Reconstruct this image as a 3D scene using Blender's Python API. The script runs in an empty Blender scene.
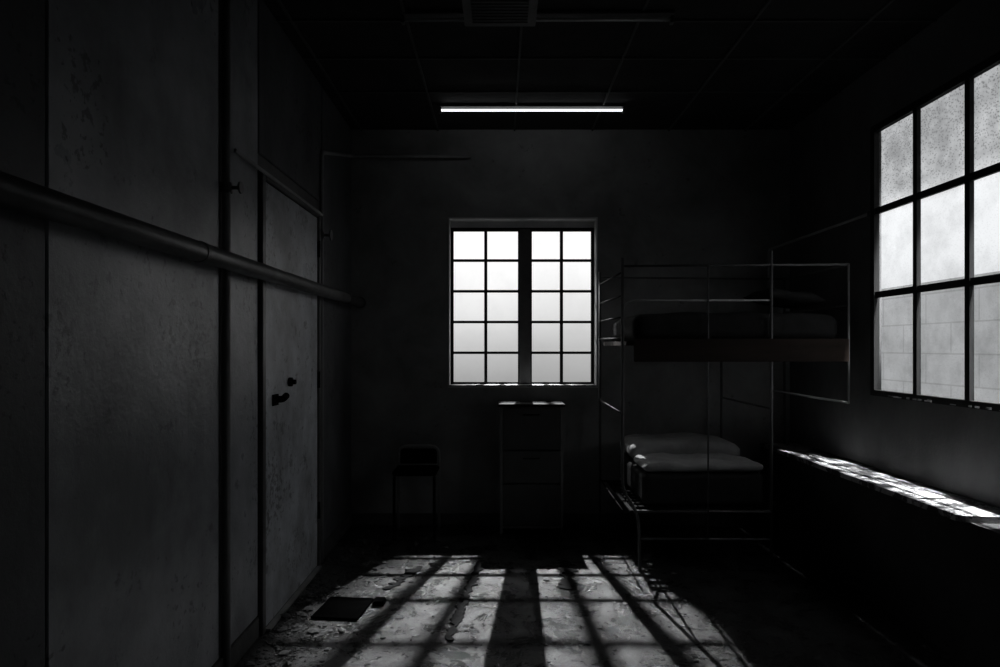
import bpy, bmesh, math, random
from mathutils import Vector, Matrix, noise
random.seed(7)
S = bpy.context.scene
COL = S.collection
try:
    S.view_settings.view_transform = 'Standard'
except Exception:
    pass

# ------------------------------------------------------------------ materials
def new_mat(name):
    m = bpy.data.materials.new(name); m.use_nodes = True
    nt = m.node_tree; nt.nodes.clear()
    out = nt.nodes.new('ShaderNodeOutputMaterial')
    return m, nt, out

def ramp(nt, fac, stops):
    r = nt.nodes.new('ShaderNodeValToRGB')
    el = r.color_ramp.elements
    while len(el) < len(stops): el.new(0.5)
    for e, (p, c) in zip(el, stops):
        e.position = p
        e.color = (c, c, c, 1) if isinstance(c, (int, float)) else (*c, 1)
    nt.links.new(fac, r.inputs[0])
    return r.outputs[0]

def pos(nt, scale=(1, 1, 1)):
    g = nt.nodes.new('ShaderNodeNewGeometry')
    mp = nt.nodes.new('ShaderNodeMapping')
    mp.inputs['Scale'].default_value = scale
    nt.links.new(g.outputs['Position'], mp.inputs['Vector'])
    return mp.outputs[0]

def noise_tex(nt, vec, scale, detail=6, rough=0.6, dist=0.0):
    n = nt.nodes.new('ShaderNodeTexNoise')
    n.inputs['Scale'].default_value = scale
    n.inputs['Detail'].default_value = detail
    n.inputs['Roughness'].default_value = rough
    n.inputs['Distortion'].default_value = dist
    nt.links.new(vec, n.inputs['Vector'])
    return n.outputs['Fac']

def mul(nt, a, b):
    m = nt.nodes.new('ShaderNodeMix'); m.data_type = 'RGBA'; m.blend_type = 'MULTIPLY'
    m.inputs[0].default_value = 1.0
    nt.links.new(a, m.inputs[6]); nt.links.new(b, m.inputs[7])
    return m.outputs[2]

def surf(name, lo, hi, scale=3.0, rough=0.7, bump=0.15, metal=0.0, stretch=(1, 1, 1), spots=None, bscale=40, spec=0.3, rvar=0.1, dist=0.3, nrough=0.65, drips=None):
    m, nt, out = new_mat(name)
    b = nt.nodes.new('ShaderNodeBsdfPrincipled')
    v = pos(nt, stretch)
    n = noise_tex(nt, v, scale, 8, nrough, dist)
    c = ramp(nt, n, [(0.35, lo), (0.65, hi)])
    if spots:
        v2 = pos(nt)
        n2 = noise_tex(nt, v2, spots[0], 8, 0.75, 0.2)
        s = ramp(nt, n2, [(spots[1], (1, 1, 1)), (spots[1] + 0.05, (spots[2],) * 3)])
        c = mul(nt, c, s)
    if drips:
        n3 = noise_tex(nt, pos(nt, (1, 1, 0.3)), drips, 6, 0.6)
        c = mul(nt, c, ramp(nt, n3, [(0.50, 1.0), (0.72, 0.75)]))
        n4 = noise_tex(nt, pos(nt), 34, 4, 0.6)
        n5 = noise_tex(nt, pos(nt), 1.7, 4, 0.6)
        mm = nt.nodes.new('ShaderNodeMath'); mm.operation = 'MULTIPLY'
        nt.links.new(n4, mm.inputs[0]); nt.links.new(n5, mm.inputs[1])
        c = mul(nt, c, ramp(nt, mm.outputs[0], [(0.335, 1.0), (0.37, 0.4)]))
    nt.links.new(c, b.inputs['Base Color'])
    r = ramp(nt, n, [(0.3, min(1, rough + rvar)), (0.7, max(0.05, rough - rvar))])
    nt.links.new(r, b.inputs['Roughness'])
    b.inputs['Metallic'].default_value = metal
    b.inputs['Specular IOR Level'].default_value = spec
    if bump:
        bn = nt.nodes.new('ShaderNodeBump'); bn.inputs['Strength'].default_value = bump
        bn.inputs['Distance'].default_value = 0.01
        nb = noise_tex(nt, pos(nt), bscale, 8, 0.7)
        nt.links.new(nb, bn.inputs['Height']); nt.links.new(bn.outputs[0], b.inputs['Normal'])
    nt.links.new(b.outputs[0], out.inputs[0])
    return m

def glass_mat(name, tint, dark, drops, tvar=0.82):
    """dusty clear glass: transparent, tinted by smooth haze, grime, water drops and, on rain panes, dimness painted in at the top"""
    m, nt, out = new_mat(name)
    tr = nt.nodes.new('ShaderNodeBsdfTransparent')
    n = noise_tex(nt, pos(nt), 1.4, 2, 0.4, 0.0)
    c = ramp(nt, n, [(0.3, tuple(t * tvar for t in tint)), (0.7, tint)])
    n2 = noise_tex(nt, pos(nt), 6, 6, 0.6)
    c = mul(nt, c, ramp(nt, n2, [(0.45, 1.0), (0.8, dark)]))
    if drops:
        vo = nt.nodes.new('ShaderNodeTexVoronoi'); vo.inputs['Scale'].default_value = 80
        nt.links.new(pos(nt), vo.inputs['Vector'])
        dr = ramp(nt, vo.outputs['Distance'], [(0.20, 0.6), (0.36, 1.0)])
        dim_tint = noise_tex(nt, pos(nt), 8, 4, 0.6)  # darkens the upper panes, painting in dimmer daylight there
        fr_ = ramp(nt, dim_tint, [(0.35, 0.60), (0.65, 0.76)])
        up = mul(nt, dr, fr_)
        g = nt.nodes.new('ShaderNodeNewGeometry'); sx = nt.nodes.new('ShaderNodeSeparateXYZ')
        nt.links.new(g.outputs['Position'], sx.inputs[0])
        mr = nt.nodes.new('ShaderNodeMapRange')
        mr.inputs[1].default_value = 2.1; mr.inputs[2].default_value = 2.25
        mr.inputs[3].default_value = 0.14; mr.inputs[4].default_value = 1.0
        nt.links.new(sx.outputs[2], mr.inputs[0])
        mx = nt.nodes.new('ShaderNodeMix'); mx.data_type = 'RGBA'
        mx.inputs[6].default_value = (1, 1, 1, 1)
        nt.links.new(mr.outputs[0], mx.inputs[0]); nt.links.new(up, mx.inputs[7])
        c = mul(nt, c, mx.outputs[2])
    nt.links.new(c, tr.inputs[0])
    nt.links.new(tr.outputs[0], out.inputs[0])
    return m

def floor_mat():
    m, nt, out = new_mat('worn_grimy_floor')
    b = nt.nodes.new('ShaderNodeBsdfPrincipled')
    big = noise_tex(nt, pos(nt), 4.0, 12, 0.85, .4)
    c1 = ramp(nt, big, [(0.44, 0.006), (0.50, 0.04), (0.56, 0.11), (0.65, 0.22)])
    fine = noise_tex(nt, pos(nt), 45, 12, 0.9, .0)
    c2 = ramp(nt, fine, [(0.43, 0.08), (0.52, 0.5), (0.62, 1.0)])
    c = mul(nt, c1, c2)
    st = noise_tex(nt, pos(nt), 10, 12, 0.85, .2)
    c3 = ramp(nt, st, [(0.455, 0.04), (0.51, 1.0)])
    c = mul(nt, c, c3)
    nt.links.new(c, b.inputs['Base Color'])
    r = ramp(nt, big, [(0.40, 0.18), (0.62, 0.45)])
    nt.links.new(r, b.inputs['Roughness'])
    b.inputs['Specular IOR Level'].default_value = 0.6
    bn = nt.nodes.new('ShaderNodeBump'); bn.inputs['Strength'].default_value = 1.0
    bn.inputs['Distance'].default_value = 0.02
    nt.links.new(st, bn.inputs['Height']); nt.links.new(bn.outputs[0], b.inputs['Normal'])
    nt.links.new(b.outputs[0], out.inputs[0])
    return m

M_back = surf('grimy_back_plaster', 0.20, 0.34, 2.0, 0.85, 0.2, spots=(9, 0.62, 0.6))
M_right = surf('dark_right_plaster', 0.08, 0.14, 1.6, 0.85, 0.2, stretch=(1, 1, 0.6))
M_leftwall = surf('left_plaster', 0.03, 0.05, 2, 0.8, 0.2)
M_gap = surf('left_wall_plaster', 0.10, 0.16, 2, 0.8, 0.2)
M_ceil = surf('dark_ceiling', 0.011, 0.018, 2, 0.9, 0.1)  # very dark, nearly even ceiling tone
M_grid = surf('dark_ceiling_grid', 0.05, 0.07, 4, 0.8, 0.05)  # dark tone, a little lighter than the ceiling
M_box = surf('grey_ceiling_box', 0.075, 0.11, 4, 0.6, 0.05)
cp = lambda v: (v * .96, v, v * 1.06)
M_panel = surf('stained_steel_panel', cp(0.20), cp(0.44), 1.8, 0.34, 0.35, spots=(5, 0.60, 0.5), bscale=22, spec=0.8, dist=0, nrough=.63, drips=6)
M_paneldark = surf('shaded_steel_panel', cp(0.06), cp(0.12), 1.5, 0.5, 0.3, spots=(5, 0.60, 0.55), bscale=25, spec=0.4, dist=0, nrough=.6, drips=7)  # darker twin of the panel steel: the wall's fading light put into colour
M_door = surf('worn_steel_door', cp(0.30), cp(0.80), 2.3, 0.33, 0.35, spots=(8, 0.57, 0.4), bscale=28, spec=0.8, dist=0, nrough=.68, drips=7)
M_darkmetal = surf('dark_iron', 0.003, 0.007, 5, 0.8, 0.1, metal=0.0, spec=.03)
M_plate = surf('black_floor_plate', 0.001, 0.002, 5, 0.95, 0.05, metal=0.0, spec=.0)
M_pipe = surf('dull_painted_pipe', 0.07, 0.14, 4, 0.40, 0.15, metal=0.2, spec=0.4)
M_conduit = surf('pale_conduit', 0.20, 0.30, 4, 0.45, 0.1, metal=0.0, spec=0.4)
M_bed = surf('bed_tube_steel', 0.08, 0.13, 5, 0.5, 0.05, metal=0.2)
M_rail = surf('worn_rail_steel', 0.28, 0.42, 5, 0.45, 0.05, metal=0.2)
M_board = surf('brown_bed_board', (0.016, 0.012, 0.010), (0.032, 0.022, 0.017), 3, 0.7, 0.1, stretch=(0.3, 3, 3), spec=.15)
M_rung = surf('dark_rung_steel', 0.015, 0.025, 5, 0.6, 0.05, metal=0.0, spec=.05)
M_matt = surf('grey_mattress_cloth', 0.24, 0.40, 4, 0.95, 0.3, bscale=120, spec=0.1)
M_matt2 = surf('dark_mattress_cloth', 0.022, 0.036, 4, 0.95, 0.3, bscale=120, spec=0.05)
M_frame = surf('black_window_iron', 0.010, 0.018, 5, 0.6, 0.1, spec=.15)
M_post = surf('grey_window_post', 0.08, 0.13, 5, 0.6, 0.1, spec=.3)
M_reveal = surf('window_reveal_paint', 0.42, 0.56, 4, 0.8, 0.2)
M_cab = surf('dark_cabinet_laminate', 0.07, 0.10, 3, 0.5, 0.05)
M_cabedge = surf('cabinet_edge_laminate', 0.20, 0.28, 3, 0.5, 0.05)
M_cabtop = surf('cabinet_top_laminate', 0.014, 0.020, 6, 0.8, 0.05, spec=.05)
M_sill = surf('peeling_sill_paint', 0.24, 0.66, 4, 0.6, 0.3, spots=(7.5, 0.485, 0.10), nrough=.75)
M_rubble = surf('plaster_rubble', 0.03, 0.13, 9, 0.9, 0.4)
M_floor = floor_mat()
M_glassb = glass_mat('dusty_glass', (0.98, 0.98, 0.98), .97, False, .95)
M_glassr = glass_mat('rain_specked_glass', (0.97, 0.98, 0.99), .86, True, .90)

def emis(name, col, st):
    m, nt, out = new_mat(name)
    e = nt.nodes.new('ShaderNodeEmission'); e.inputs[0].default_value = (*col, 1); e.inputs[1].default_value = st
    nt.links.new(e.outputs[0], out.inputs[0]); return m
M_tube = emis('lit_fluorescent_tube', (0.95, 0.98, 1.0), 2.1)
M_tubeoff = surf('unlit_tube_glass', 0.4, 0.5, 5, 0.3, 0, spec=.4)

def block_mat():
    m, nt, out = new_mat('pale_block_wall')
    b = nt.nodes.new('ShaderNodeBsdfPrincipled')
    br = nt.nodes.new('ShaderNodeTexBrick')
    br.inputs['Color1'].default_value = (0.92, 0.92, 0.92, 1); br.inputs['Color2'].default_value = (0.86, 0.86, 0.86, 1)
    br.inputs['Mortar'].default_value = (0.70, 0.70, 0.70, 1); br.inputs['Scale'].default_value = 1.0
    br.inputs['Mortar Size'].default_value = 0.008
    br.inputs['Brick Width'].default_value = 0.8; br.inputs['Row Height'].default_value = 0.32
    g = nt.nodes.new('ShaderNodeNewGeometry'); s = nt.nodes.new('ShaderNodeSeparateXYZ'); c = nt.nodes.new('ShaderNodeCombineXYZ')
    nt.links.new(g.outputs['Position'], s.inputs[0]); nt.links.new(s.outputs[1], c.inputs[0]); nt.links.new(s.outputs[2], c.inputs[1])
    nt.links.new(c.outputs[0], br.inputs['Vector'])
    cc = mul(nt, br.outputs[0], ramp(nt, noise_tex(nt, pos(nt), 3, 8, .7), [(.35, .85), (.65, 1.0)]))
    nt.links.new(cc, b.inputs['Base Color'])
    b.inputs['Roughness'].default_value = 0.9
    nt.links.new(b.outputs[0], out.inputs[0]); return m
M_outblock = block_mat()

# ------------------------------------------------------------------ builders
def finish(name, bm, mat, parent=None, label=None, category=None, kind=None, smooth=False, group=None, bevel=0.0):
    me = bpy.data.meshes.new(name)
    if bevel:
        bmesh.ops.bevel(bm, geom=[e for e in bm.edges], offset=bevel, segments=2, affect='EDGES', clamp_overlap=True)
    bmesh.ops.recalc_face_normals(bm, faces=bm.faces)
    vs = [v.co for v in bm.verts]
    lo = Vector((min(v.x for v in vs), min(v.y for v in vs), min(v.z for v in vs)))
    hi = Vector((max(v.x for v in vs), max(v.y for v in vs), max(v.z for v in vs)))
    c = (lo + hi) / 2
    bmesh.ops.translate(bm, verts=bm.verts, vec=-c)
    for f in bm.faces: f.smooth = smooth
    bm.to_mesh(me); bm.free()
    me.materials.append(mat)
    o = bpy.data.objects.new(name, me); COL.objects.link(o)
    if parent:
        o.parent = parent; o.location = c - parent.location
    else: o.location = c
    if label: o['label'] = label
    if category: o['category'] = category
    if kind: o['kind'] = kind
    if group: o['group'] = group
    return o

def thing(name, loc, label, category, group=None):
    e = bpy.data.objects.new(name, None); e.empty_display_size = 0.1
    e.location = Vector(loc); COL.objects.link(e)
    e['label'] = label; e['category'] = category
    if group: e['group'] = group
    return e

def addbox(bm, x0, x1, y0, y1, z0, z1):
    r = bmesh.ops.create_cube(bm, size=1)
    bmesh.ops.scale(bm, verts=r['verts'], vec=(x1 - x0, y1 - y0, z1 - z0))
    bmesh.ops.translate(bm, verts=r['verts'], vec=((x0 + x1) / 2, (y0 + y1) / 2, (z0 + z1) / 2))
    return r['verts']

def boxes(name, lst, mat, **k):
    bm = bmesh.new()
    for b in lst: addbox(bm, *b)
    return finish(name, bm, mat, **k)

def addtube(bm, pts, r, seg=12, bend=0.0):
    pts = [Vector(p) for p in pts]
    if bend and len(pts) > 2:
        q = [pts[0]]
        for i in range(1, len(pts) - 1):
            a = (pts[i - 1] - pts[i]); b = (pts[i + 1] - pts[i])
            d = min(bend, a.length * .45, b.length * .45)
            p0 = pts[i] + a.normalized() * d; p2 = pts[i] + b.normalized() * d
            for k in range(7):
                t = k / 6
                q.append(p0 * (1 - t) ** 2 + pts[i] * 2 * t * (1 - t) + p2 * t * t)
        q.append(pts[-1]); pts = q
    rings = []; up = None
    for i, p in enumerate(pts):
        if i == 0: t = pts[1] - p
        elif i == len(pts) - 1: t = p - pts[i - 1]
        else: t = (pts[i + 1] - p).normalized() + (p - pts[i - 1]).normalized()
        t.normalize()
        if up is None:
            up = Vector((0, 0, 1)) if abs(t.z) < 0.9 else Vector((1, 0, 0))
        up = (up - t * up.dot(t)).normalized()
        s = t.cross(up)
        rings.append([bm.verts.new(p + (up * math.cos(2 * math.pi * k / seg) + s * math.sin(2 * math.pi * k / seg)) * r) for k in range(seg)])
    for a, b in zip(rings, rings[1:]):
        for k in range(seg):
            bm.faces.new((a[k], a[(k + 1) % seg], b[(k + 1) % seg], b[k]))
    bm.faces.new(rings[0]); bm.faces.new(rings[-1])

def tube(name, pts, r, mat, seg=12, bend=0.0, **k):
    bm = bmesh.new(); addtube(bm, pts, r, seg, bend)
    k.setdefault('smooth', True)
    return finish(name, bm, mat, **k)

def softbox(name, x0, x1, y0, y1, z0, z1, mat, r=0.04, amp=0.008, freq=6, pillow=False, rotz=0, tilt=0, sag=0, **k):
    bm = bmesh.new(); bmesh.ops.create_cube(bm, size=2)
    bmesh.ops.subdivide_edges(bm, edges=bm.edges[:], cuts=30, use_grid_fill=True)
    c = Vector(((x0 + x1) / 2, (y0 + y1) / 2, (z0 + z1) / 2)); h = Vector(((x1 - x0) / 2, (y1 - y0) / 2, (z1 - z0) / 2))
    for v in bm.verts:
        u = v.co.copy()
        p = Vector((u.x * h.x, u.y * h.y, u.z * h.z))
        if pillow:
            fx = max(0, 1 - abs(u.x) ** 3.2) ** .5; fy = max(0, 1 - abs(u.y) ** 3.2) ** .5
            p.z *= (0.10 + 0.9 * fx * fy)
            p.x *= 1 - 0.06 * (1 - abs(u.y) ** 2) * abs(u.x); p.y *= 1 - 0.06 * (1 - abs(u.x) ** 2) * abs(u.y)
        else:
            rr = min(r, h.z * .95)
            inn = Vector((max(-(h.x - rr), min(h.x - rr, p.x)), max(-(h.y - rr), min(h.y - rr, p.y)), max(-(h.z - rr), min(h.z - rr, p.z))))
            d = p - inn
            if d.length > 1e-6: p = inn + d.normalized() * min(rr, d.length)
        n = noise.noise((p + c) * freq) + 0.5 * noise.noise((p + c) * freq * 2.3)
        w = (p.z / h.z + 1) / 2
        p.z += amp * (n - .6) * w * 2 - sag * w * (abs(u.x) ** 2.5); p.y += amp * n * 0.5
        v.co = p
    if tilt: bmesh.ops.rotate(bm, verts=bm.verts, matrix=Matrix.Rotation(tilt, 3, 'Y'))
    if rotz: bmesh.ops.rotate(bm, verts=bm.verts, matrix=Matrix.Rotation(rotz, 3, 'Z'))
    bmesh.ops.translate(bm, verts=bm.verts, vec=c)
    return finish(name, bm, mat, smooth=True, **k)

# ------------------------------------------------------------------ room shell
XL, XR, YB, YF, ZC = -1.14, 2.2, 5.06, -0.8, 3.0
wx0, wx1, wz0, wz1 = -0.395, 0.742, 1.04, 2.335        # back window opening
TH = 0.18
boxes('floor', [(XL - .3, XR + .3, YF - .3, YB + TH, -0.2, 0)], M_floor, kind='structure')
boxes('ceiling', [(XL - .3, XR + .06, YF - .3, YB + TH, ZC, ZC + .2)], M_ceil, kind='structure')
boxes('wall_left', [(XL - .3, XL, YF - .3, YB + TH, 0, ZC)], M_gap, kind='structure')
boxes('wall_front', [(XL, XR + .06, YF - .3, YF, 0, ZC)], M_leftwall, kind='structure')
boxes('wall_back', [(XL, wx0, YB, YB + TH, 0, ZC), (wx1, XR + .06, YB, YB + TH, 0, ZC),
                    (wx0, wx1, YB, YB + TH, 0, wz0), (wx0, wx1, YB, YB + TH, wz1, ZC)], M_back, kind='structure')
ry0, ry1, rz0, rz1 = 2.68, 3.95, 1.065, 2.650
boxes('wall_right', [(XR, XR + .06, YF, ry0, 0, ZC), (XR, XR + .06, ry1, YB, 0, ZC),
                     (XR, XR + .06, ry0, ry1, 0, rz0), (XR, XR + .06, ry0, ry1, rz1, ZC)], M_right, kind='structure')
t = 0.012
boxes('trim_1', [(wx0, wx0 + t, YB - .004, YB + TH, wz0, wz1), (wx1 - t, wx1, YB - .004, YB + TH, wz0, wz1),
                 (wx0 + t, wx1 - t, YB - .004, YB + TH, wz1 - t, wz1), (wx0 + t, wx1 - t, YB - .004, YB + TH, wz0, wz0 + t)],
      M_reveal, kind='structure')

# back window
W1 = thing('window_1', ((wx0 + wx1) / 2, YB + .13, wz0 + t), 'two-casement steel window with small square panes', 'window')
W1['kind'] = 'structure'
fy0, fy1 = YB + .112, YB + .150
gy = YB + .132
ix0, ix1, iz0, iz1 = wx0 + t, wx1 - t, wz0 + t, wz1 - t
fw = 0.010
zt = 2.262
mx0, mx1 = 0.152, 0.236
boxes('window_frame', [(ix0, ix0 + fw, fy0, fy1, iz0, zt), (ix1 - fw, ix1, fy0, fy1, iz0, zt), (ix0 + fw, ix1 - fw, fy0, fy1, iz0, iz0 + .014),
                       (ix0, ix1, fy0, fy1, zt, zt + .014)], M_frame, parent=W1)
boxes('window_head', [(ix0, ix1, fy0 - .004, fy1, zt + .0145, iz1)], M_reveal, parent=W1, label='dull painted head board')
boxes('mullion', [(mx0, mx1, fy0 - .02, fy1, iz0 + .014, zt)], M_post, parent=W1, label='grey painted centre post')
for (a, b) in ((ix0 + fw, mx0), (mx1, ix1 - fw)):
    z0, z1 = iz0 + .014, zt
    s = 0.012
    l = [(a, a + s, fy0 + .005, fy1 - .005, z0, z1), (b - s, b, fy0 + .005, fy1 - .005, z0, z1),
         (a + s, b - s, fy0 + .005, fy1 - .005, z0, z0 + s), (a + s, b - s, fy0 + .005, fy1 - .005, z1 - s, z1)]
    mid = (a + b) / 2
    l.append((mid - .012, mid + .012, fy0 + .008, fy1 - .008, z0 + s, z1 - s))
    for i in range(1, 5):
        z = z0 + (z1 - z0) * i / 5
        l.append((a + s, b - s, fy0 + .011, fy1 - .011, z - .010, z + .010))
    boxes('casement', l, M_frame, parent=W1)
    boxes('window_glass', [(a + s * .5, b - s * .5, gy - .0015, gy + .0015, z0 + s * .5, z1 - s * .5)], M_glassb, parent=W1)
boxes('window_sill', [(ix0, ix1, YB + .0, fy0 - .001, iz0, iz0 + .010)], M_sill, parent=W1, label='pale painted window sill')

# right window
W2 = thing('window_2', (XR + .02, (ry0 + ry1) / 2, rz0), 'large steel-barred window with rain-specked panes', 'window')
W2['kind'] = 'structure'
a0, a1 = XR - .006, XR + .026
fr = 0.040
boxes('window_frame', [(a0, a1, ry0, ry0 + fr, rz0, rz1), (a0, a1, ry1 - fr, ry1, rz0, rz1),
                       (a0, a1, ry0 + fr, ry1 - fr, rz0, rz0 + .034), (a0, a1, ry0 + fr, ry1 - fr, rz1 - fr, rz1)], M_frame, parent=W2)
bars = []
for y in (3.135, 3.53): bars.append((a0 + .002, a1 - .008, y - .017, y + .017, rz0 + .034, rz1 - fr))
for z in (1.655, 2.145): bars.append((a0 + .004, a1 - .010, ry0 + fr, ry1 - fr, z - .018, z + .018))
boxes('glazing_bars', bars, M_frame, parent=W2)
boxes('window_glass', [(XR + .012, XR + .015, ry0 + .01, ry1 - .01, rz0 + .01, rz1 - .01)], M_glassr, parent=W2)
bm = bmesh.new()
for i in range(26):
    y = random.uniform(ry0 + .05, ry1 - .05); s = random.uniform(.006, .022)
    addbox(bm, a0 - .004, a0 + .001, y - s, y + s, rz0 + .004, rz0 + .004 + random.uniform(.004, .011))
finish('putty', bm, M_sill, parent=W2, label='chipped pale putty')

# low boxed ledge and its sill
LZ = .64
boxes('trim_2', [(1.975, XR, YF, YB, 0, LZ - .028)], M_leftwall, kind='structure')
bm = bmesh.new()
n = 46
y0, y1 = 2.78, 4.93  # near end set where the lit stretch stops: light put into the shape
ed = []
for i in range(n + 1):
    y = y0 + (y1 - y0) * i / n
    ed.append((1.930 + 0.008 * noise.noise(Vector((y * 9, 1, 2))), y))
ed[0] = (1.955, y0 + .02)
rows = []
for (x, y) in ed:
    yy = y - (0.03 if y < 2.83 else 0)
    rows.append([bm.verts.new((x, y, LZ - .027)), bm.verts.new((x, y, LZ)), bm.verts.new((XR - .001, yy, LZ)), bm.verts.new((XR - .001, yy, LZ - .027))])
for a, b in zip(rows, rows[1:]):
    for k in range(4): bm.faces.new((a[k], a[(k + 1) % 4], b[(k + 1) % 4], b[k]))
bm.faces.new(rows[0]); bm.faces.new(rows[-1])
finish('trim_3', bm, M_sill, kind='structure')

# left wall cladding panels
DY1 = 4.08
pz = ZC - .002
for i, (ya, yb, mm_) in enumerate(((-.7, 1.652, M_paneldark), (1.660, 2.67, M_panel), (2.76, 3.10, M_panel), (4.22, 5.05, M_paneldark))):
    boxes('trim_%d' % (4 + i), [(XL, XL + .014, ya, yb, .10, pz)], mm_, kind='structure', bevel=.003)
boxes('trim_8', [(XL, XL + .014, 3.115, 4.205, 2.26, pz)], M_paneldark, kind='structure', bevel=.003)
boxes('baseboard_left', [(XL, XL + .02, -.7, 3.10, 0, .095), (XL, XL + .02, 4.22, 5.05, 0, .095)], M_pipe, kind='structure', bevel=.003)
boxes('baseboard_back', [(XL + .02, 1.96, YB - .015, YB, 0, .09)], M_pipe, kind='structure', bevel=.003)
# door
D = thing('door_1', (XL, 3.62, 0), 'worn grey steel door with stubby dark latch', 'door')
D['kind'] = 'structure'
boxes('door_frame', [(XL, XL + .032, 3.115, 3.160, 0, 2.19), (XL, XL + .032, DY1 + .005, DY1 + .05, 0, 2.19), (XL, XL + .032, 3.160, DY1 + .005, 2.145, 2.19)],
      M_pipe, parent=D, bevel=.004)
dp = boxes('door_panel', [(XL, XL + .022, 3.165, DY1, .012, 2.140)], M_door, parent=D, bevel=.003)
boxes('door_track', [(XL + .033, XL + .045, 2.77, 4.13, 2.160, 2.175)], M_rail, parent=D, bevel=.002, label='thin worn steel bar above the door')
boxes('threshold', [(XL + .0225, XL + .05, 3.165, DY1, .001, .012)], M_rail, parent=D, label='worn metal threshold')
bm = bmesh.new()
addbox(bm, XL + .0225, XL + .030, 3.27, 3.345, 1.060, 1.115)
addtube(bm, [(XL + .026, 3.318, 1.09), (XL + .060, 3.318, 1.09), (XL + .062, 3.365, 1.105)], .017, 10, .015)
finish('door_latch', bm, M_darkmetal, parent=D, label='stubby dark latch', smooth=False)
bm = bmesh.new()
addtube(bm, [(XL + .0225, 3.53, 1.165), (XL + .04, 3.53, 1.165)], .024, 16)
addtube(bm, [(XL + .04, 3.53, 1.165), (XL + .06, 3.53, 1.165)], .013, 12)
finish('door_lock', bm, M_darkmetal, parent=D, label='small round dark lock')
for z in (.35, 1.15, 1.95):
    tube('hinge', [(XL + .030, DY1 + .003, z - .05), (XL + .030, DY1 + .003, z + .05)], .009, M_darkmetal, 10, parent=D)

# pipes
PZ, PX = 1.685, -1.058
P = thing('wall_pipe', (PX, 2.6, PZ), 'thick dull grey horizontal pipe fixed along steel panels', 'pipe')
tube('pipe_run', [(PX, -.7, PZ), (PX, 5.04, PZ)], .036, M_pipe, 24, parent=P)
tube('pipe_flange', [(PX, 5.035, PZ), (PX, 5.058, PZ)], .043, M_pipe, 24, parent=P)
for y in (.9, 2.35, 4.6):
    bm = bmesh.new(); addtube(bm, [(PX, y - .012, PZ), (PX, y + .012, PZ)], .0385, 24)
    addbox(bm, XL + .012, -1.09, y - .012, y + .012, PZ - .01, PZ + .01)
    finish('pipe_clamp', bm, M_pipe, parent=P)
def riser(y, ztop, extra, label, zc, rx, rr, mat, vr):
    R = thing('riser_pipe', (rx, y, 0), label, 'pipe')
    tube('pipe_run', [(rx, y, 0.002), (rx, y, ztop)] + extra, rr, mat, 14, .05, parent=R)
    bm = bmesh.new()
    addtube(bm, [(rx, y, zc - .02), (rx, y, zc + .02)], rr + .008, 14)
    addtube(bm, [(rx, y, zc), (-1.06, y, zc)], .008, 8)
    addtube(bm, [(-1.062, y, zc), (-1.054, y, zc)], vr, 16)
    finish('valve_wheel', bm, mat, parent=R)
riser(2.72, 2.995, [], 'dark vertical pipe with small valve between steel panels', 2.0, -1.118, .018, M_conduit, .024)
riser(4.175, 2.57, [(-1.118, 5.02, 2.79), (-.22, 5.035, 2.79)], 'thin conduit climbing beside the door and along plaster', 2.05, -1.118, .013, M_conduit, .034)

# ------------------------------------------------------------------ ceiling
l = []
for x in (-1.05, -.47, .11, .70, 1.28, 1.86): l.append((x - .006, x + .006, YF, YB - .001, ZC - .012, ZC))
for y in (.4, 1.0, 1.6, 2.2, 2.75, 3.36, 3.80, 4.3): l.append((XL + .015, XR - .001, y - .006, y + .006, ZC - .010, ZC))
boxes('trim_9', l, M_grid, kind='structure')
V = thing('ceiling_box', (0, 3.05, ZC - .016), 'dark boxy metal housing with slatted grille under the ceiling', 'vent')
boxes('vent_housing', [(-.16, .16, 2.90, 3.20, ZC - .10, ZC), (-.17, .17, 2.89, 3.21, ZC - .108, ZC - .101)], M_box, parent=V, bevel=.003)
boxes('vent_grille', [(-.13, .13, 2.935 + i * .028, 2.947 + i * .028, ZC - .115, ZC - .1085) for i in range(9)], M_box, parent=V)
def tubelight(x0, x1, y, mat, label, r):
    L = thing('tube_light', ((x0 + x1) / 2, y, ZC), label, 'ceiling light')
    boxes('light_housing', [(x0 - .01, x1 + .015, y - .03, y + .03, ZC - .018, ZC - .0004)], M_box, parent=L, bevel=.003)
    for x in (x0 - .015, x1): boxes('tube_holder', [(x, x + .015, y - .015, y + .015, ZC - .055, ZC - .0185)], M_box, parent=L)
    tube('fluorescent_tube', [(x0, y, ZC - .034), (x1, y, ZC - .034)], r, mat, 16, parent=L)
tubelight(-.40, .835, 4.55, M_tube, 'lit fluorescent tube in a slim batten under the ceiling', .0075)
tubelight(-.47, .84, 3.29, M_tubeoff, 'unlit fluorescent tube in a slim batten beside the housing', .008)

# ------------------------------------------------------------------ bunk bed
B = thing('bunk_bed', (1.4, 4.45, 0), 'thin steel tube bunk bed with brown upper board, by the wall', 'bunk bed')
FY, BY = 4.0, 4.90
XA, XM, XE = .735, 1.628, 2.09
r = .0095
bp = dict(parent=B)
tube('bed_post', [(XA, FY, 1.885), (XA, FY, .50), (.83, FY, .34), (.84, FY, .002)], r, M_bed, 12, .06, **bp)
tube('bed_post', [(XA, BY, 1.90), (XA, BY, .002)], r, M_bed, **bp)
tube('bed_post', [(XM, FY, 1.93), (XM, FY, .002)], r, M_bed, **bp)
tube('bed_post', [(XM, BY, 1.35), (XM, BY, .002)], r, M_bed, **bp)
tube('bed_post', [(XE, FY, 1.85), (XE, FY, 1.012)], r * .85, M_bed, **bp)
tube('bed_post', [(XE, BY, 1.85), (XE, BY, LZ + .001)], r, M_bed, **bp)
tube('guard_rail', [(XA, FY, 1.835), (XE, FY, 1.845)], .007, M_bed, **bp)
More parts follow.
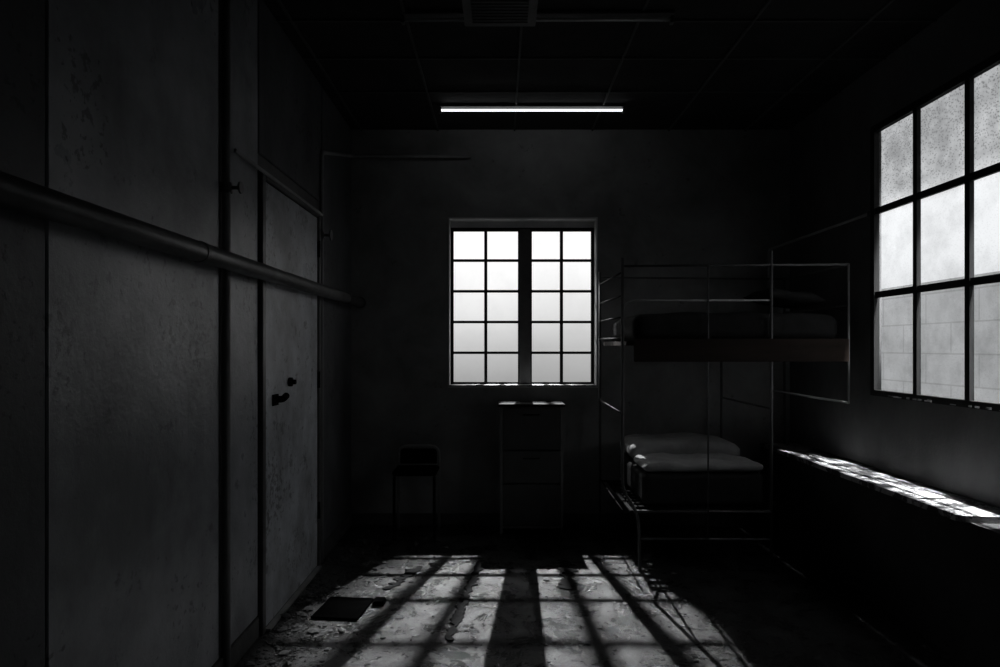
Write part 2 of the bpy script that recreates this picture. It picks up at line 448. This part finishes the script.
tube('guard_rail', [(XA, BY, 1.86), (XE, BY, 1.85)], .007, M_bed, **bp)
tube('guard_rail', [(XA, FY, 1.44), (XA, FY, 1.63), (XM, FY, 1.63)], .006, M_rail, 12, .10, **bp)  # paler steel than its neighbours, drawing the lit mattress edge in colour
for z in (1.80, 1.66, 1.53, 1.40, .95, .37):
    tube('end_rung', [(XA, FY, z), (XA, BY, z + .01)], .0055, M_rung if z > .7 else M_darkmetal, **bp)
for z in (1.845, 1.60):
    tube('end_rung', [(XE, FY, z), (XE, BY, z)], .007, M_bed, **bp)
tube('end_rung', [(XE, FY, 1.015), (XE, BY, 1.015)], .007, M_rung, **bp)
tube('rail_upright', [(1.245, FY - .012, 1.84), (1.245, FY - .012, .20)], .0055, M_bed, **bp)
tube('bed_rail', [(.80, FY, .365), (XM, FY, .36)], .008, M_bed, **bp)
tube('bed_rail', [(.84, FY, .20), (XM, FY, .195)], .007, M_bed, **bp)
tube('bed_rail', [(XA, BY, .365), (XM, BY, .36)], .008, M_board, **bp)
tube('bed_rail', [(XM, FY, .36), (XM, BY, .36)], .008, M_bed, **bp)
tube('bed_rail', [(XM, FY, 1.09), (XE, FY, 1.015)], .007, M_bed, **bp)
tube('bed_rail', [(XM, FY, .98), (XM, BY, .98)], .006, M_bed, **bp)
boxes('bed_slats', [(.80, 1.62, 4.03 + i * .085, 4.07 + i * .085, .370, .385) for i in range(10)] + [(.78, .80, 4.0, 4.89, .36, .37)], M_darkmetal, **bp)
boxes('bed_board', [(.80, 2.085, FY - .022, FY - .011, 1.262, 1.40)], M_board, label='dark brown wooden side board', bevel=.003, **bp)
boxes('upper_base', [(.76, 2.075, FY + .012, BY - .012, 1.36, 1.385)], M_board, **bp)
# bedding
softbox('mattress', .865, 1.60, 4.025, 4.87, .386, .590, M_matt2, .04, .003, 7,
        label='thick dark mattress on the lower bunk', category='mattress')
softbox('blanket', .870, 1.60, 4.02, 4.375, .593, .665, M_matt, .034, .009, 7, sag=.012,
        label='thin rumpled grey blanket along the lower mattress edge', category='blanket')
softbox('blanket', .865, 1.60, 4.39, 4.86, .593, .735, M_matt, .062, .007, 4, sag=.02,
        label='thicker folded grey blanket on the lower mattress', category='blanket')
softbox('mattress', .81, 2.06, 4.03, 4.86, 1.387, 1.565, M_matt2, .06, .004, 6, sag=.01,
        label='dark mattress on the upper bunk', category='mattress')
softbox('pillow', 1.66, 2.02, 4.12, 4.55, 1.615, 1.725, M_matt2, pillow=True, amp=.01, tilt=.14,
        label='crumpled dark pillow on the upper bunk', category='pillow')
R = thing('wall_rail', (2.1, 4.4, 2.1), 'thin iron rail running from the bunk to the wall', 'rail')
tube('rail_tube', [(2.0, 4.96, 1.33), (2.0, 4.96, 2.073), (2.185, 3.965, 2.138)], .009, M_rail, 12, .03, parent=R)
tube('rail_flange', [(2.183, 3.965, 2.138), (2.199, 3.965, 2.138)], .020, M_bed, 14, parent=R)

# ------------------------------------------------------------------ cabinet
CY = 4.80
C = thing('bedside_cabinet', (.22, 4.92, 0), 'dark narrow cabinet with pale-edged top under the window', 'cabinet')
boxes('cabinet_body', [(.0, .02, CY, 5.04, .0, .92), (.435, .455, CY, 5.04, 0, .92), (.02, .435, 5.02, 5.04, .05, .92), (.02, .435, CY + .01, 5.02, .04, .06)], M_cabedge, parent=C, bevel=.002)
boxes('cabinet_top', [(-.012, .467, CY - .025, 5.043, .9205, .940)], M_cabtop, parent=C, bevel=.003)
boxes('cabinet_door', [(.023, .432, CY - .005, CY + .009, .065, .36)], M_cab, parent=C, bevel=.002)
for (za, zb) in ((.37, .60), (.61, .915)):
    d = boxes('drawer', [(.023, .432, CY - .005, CY + .009, za, zb)], M_cab, parent=C, bevel=.002)
    zm = zb - .05
    h = tube('drawer_handle', [(.17, CY - .006, zm), (.17, CY - .025, zm), (.28, CY - .025, zm), (.28, CY - .006, zm)], .004, M_darkmetal, 8, .008)
    h.parent = d; h.location = h.location - (d.location + C.location)

# low chair
T = thing('low_chair', (-.60, 4.70, 0), 'small dark metal chair with a low rounded back', 'chair')
for (x, y) in ((-.74, 4.66), (-.46, 4.66)):
    tube('leg', [(x, y, .002), (x, y, .445)], .010, M_darkmetal, parent=T)
tube('backrest_frame', [(-.75, 4.92, .002), (-.75, 4.92, .62), (-.45, 4.92, .62), (-.45, 4.92, .002)], .011, M_conduit, 12, .07, parent=T)
boxes('backrest', [(-.735, -.465, 4.915, 4.928, .49, .60)], M_darkmetal, parent=T, bevel=.003)
softbox('seat', -.755, -.445, 4.65, 4.905, .446, .485, M_plate, .018, .001, 6, parent=T)

# ------------------------------------------------------------------ plate and rubble on the floor
T = thing('metal_plate', (-.80, 3.42, 0), 'thin black metal plate lying on the stained floor', 'plate')
bm = bmesh.new()
addbox(bm, -.925, -.685, 3.29, 3.56, .003, .014)
bmesh.ops.rotate(bm, verts=bm.verts, cent=(-.8, 3.42, 0), matrix=Matrix.Rotation(-.12, 3, 'Z'))
finish('plate_body', bm, M_plate, parent=T, bevel=.002)
boxes('plate_tab', [(-.665, -.60, 3.46, 3.54, .003, .026)], M_plate, parent=T, bevel=.008)

bm = bmesh.new()
def chip(bm, x, y, s, flat=.5):
    r_ = bmesh.ops.create_icosphere(bm, subdivisions=1, radius=1)
    sx, sy, sz = s * random.uniform(.6, 1.4), s * random.uniform(.6, 1.4), s * flat * random.uniform(.5, 1.2)
    rot = Matrix.Rotation(random.uniform(0, 6.28), 3, 'Z')
    for v in r_['verts']:
        k = random.uniform(.65, 1.2)
        v.co = rot @ Vector((v.co.x * sx * k, v.co.y * sy * k, v.co.z * sz * k)) + Vector((x, y, sz * .55))
for i in range(2600):
    wall = random.random() < .6
    if wall:
        x = XL + .03 + abs(random.gauss(0, .20)); y = random.uniform(2.5, 4.9)
    else:
        x = random.uniform(-1.0, 1.3); y = random.uniform(2.5, 4.3)
    if -.98 < x < -.58 and 3.25 < y < 3.6: continue
    if x < XL + .06 or x > 1.9: continue
    s = min(.03, random.lognormvariate(-5.1 if wall else -5.5, .6))
    chip(bm, x, y, s)
finish('floor_rubble', bm, M_rubble, kind='stuff', label='scattered plaster crumbs and grit over the concrete floor', category='rubble')

def strip(pts, w, label):
    bm = bmesh.new(); top = []
    for i, (x, y) in enumerate(pts):
        k = w * (0.35 + 1.3 * random.random()) * (0.4 if i in (0, len(pts) - 1) else 1)
        a = .002 + .004 * random.random()
        top.append([bm.verts.new((x - k, y, .003)), bm.verts.new((x - k * .8, y, .004 + a)), bm.verts.new((x + k * .8, y, .003 + a)), bm.verts.new((x + k, y, .003))])
    for a, b in zip(top, top[1:]):
        for j in range(4): bm.faces.new((a[j], a[(j + 1) % 4], b[(j + 1) % 4], b[j]))
    bm.faces.new(top[0]); bm.faces.new(top[-1])
    finish('floor_scrap', bm, M_darkmetal, label=label, category='scrap', group='torn floor scraps')
def jag(x0, y0, x1, y1, n, j):
    return [(x0 + (x1 - x0) * i / n + random.uniform(-j, j), y0 + (y1 - y0) * i / n) for i in range(n + 1)]
strip(jag(-.24, 3.05, -.12, 4.2, 46, .012), .020, 'long dark torn scrap stuck to the concrete floor')
strip(jag(.38, 3.7, .42, 4.2, 24, .02), .035, 'short dark torn scrap stuck to the concrete floor')
strip(jag(-.62, 3.7, -.50, 4.1, 22, .02), .026, 'short dark torn scrap stuck to the concrete floor')

# outside
boxes('boundary_wall', [(4.6, 4.8, 1, 12, -1.0, 2.05)], M_outblock, label='pale painted block wall outside the window', category='wall')
LY = 6.77
G = thing('lamp_gobo', (.28, LY - .5, 2.7), 'dark steel guard bars added out of view to stripe the floor light', 'gobo')
cx = .28
for dx in (-.30, -.25, -.205, -.128, -.080, -.026, .022, .066, .115):  # unseen bars, added only to break the lamp light into streaks
    tube('gobo_bar', [(cx + dx, LY - .5, 2.60), (cx + dx, LY - .5, 3.50)], .0080, M_frame, 8, parent=G)
boxes('guard_rail', [(cx - .36, cx + .34, LY - .51, LY - .49, 3.501, 3.53)], M_frame, parent=G)  # top bar of the added light-striping bars

# ------------------------------------------------------------------ light
w = bpy.data.worlds.new('overcast'); S.world = w; w.use_nodes = True
nt = w.node_tree; nt.nodes.clear()
out = nt.nodes.new('ShaderNodeOutputWorld'); bg = nt.nodes.new('ShaderNodeBackground')
tc = nt.nodes.new('ShaderNodeTexCoord'); sx = nt.nodes.new('ShaderNodeSeparateXYZ')
nt.links.new(tc.outputs['Generated'], sx.inputs[0])
mr = nt.nodes.new('ShaderNodeMapRange'); mr.inputs[1].default_value = -1; mr.inputs[2].default_value = 1
nt.links.new(sx.outputs[2], mr.inputs[0])
c = ramp(nt, mr.outputs[0], [(0.42, .14), (0.475, .36), (0.50, .52), (0.525, .76), (0.565, 1.0)])
nt.links.new(c, bg.inputs[0]); bg.inputs[1].default_value = 1.15
nt.links.new(bg.outputs[0], out.inputs[0])

def look(o, tgt):
    d = Vector(tgt) - o.location
    o.rotation_euler = d.to_track_quat('-Z', 'Y').to_euler()
for (lx, en, tx) in ((.28, 4700, .13), (.11, 160, .12)):  # the weaker second lamp is added to fill the dark band on the floor
    for dz in (-.024, -.008, .008, .024):
        ld = bpy.data.lights.new('floor_patch_lamp', 'SPOT'); ld.energy = en / 4; ld.spot_size = math.radians(28.0); ld.spot_blend = .85
        ld.shadow_soft_size = .008; ld.color = (.97, .985, 1)
        lo = bpy.data.objects.new('floor_patch_lamp', ld); COL.objects.link(lo); lo.location = (lx, LY, 3.5 + dz); look(lo, (tx, 3.48, 0))
def ledge_light(x, y, z, tx, ty, tz, ln, wd, en, sp):  # area lights added outside the right window to put light on the ledge
    ad = bpy.data.lights.new('added_ledge_light', 'AREA'); ad.shape = 'RECTANGLE'; ad.size = ln; ad.size_y = wd
    ad.energy = en; ad.spread = math.radians(sp)
    ao = bpy.data.objects.new('added_ledge_light', ad); COL.objects.link(ao)
    ao.location = (x, y, z)
    d = Vector((tx, ty, tz)) - ao.location
    zax = -d.normalized(); xax = Vector((0, 1, 0)); xax = (xax - zax * xax.dot(zax)).normalized(); yax = zax.cross(xax).normalized()
    ao.rotation_euler = Matrix((xax, yax, zax)).transposed().to_euler()
ledge_light(2.385, 2.65, 3.05, 2.135, 3.75, LZ, 1.9, .10, 3.2, 2.0)
ledge_light(2.515, 2.40, 3.05, 2.035, 3.75, LZ, 2.1, .16, 6.5, 2.0)
ledge_light(2.515, 2.98, 3.05, 2.035, 2.95, LZ, .8, .16, 3.0, 2.0)

# ------------------------------------------------------------------ camera
cd = bpy.data.cameras.new('camera'); cd.lens = 24; cd.sensor_width = 36; cd.shift_y = .0135; cd.clip_start = .05
co = bpy.data.objects.new('camera', cd); COL.objects.link(co)
co.location = (0, 0, 1.35); co.rotation_euler = (math.pi / 2, 0, 0)
S.camera = co
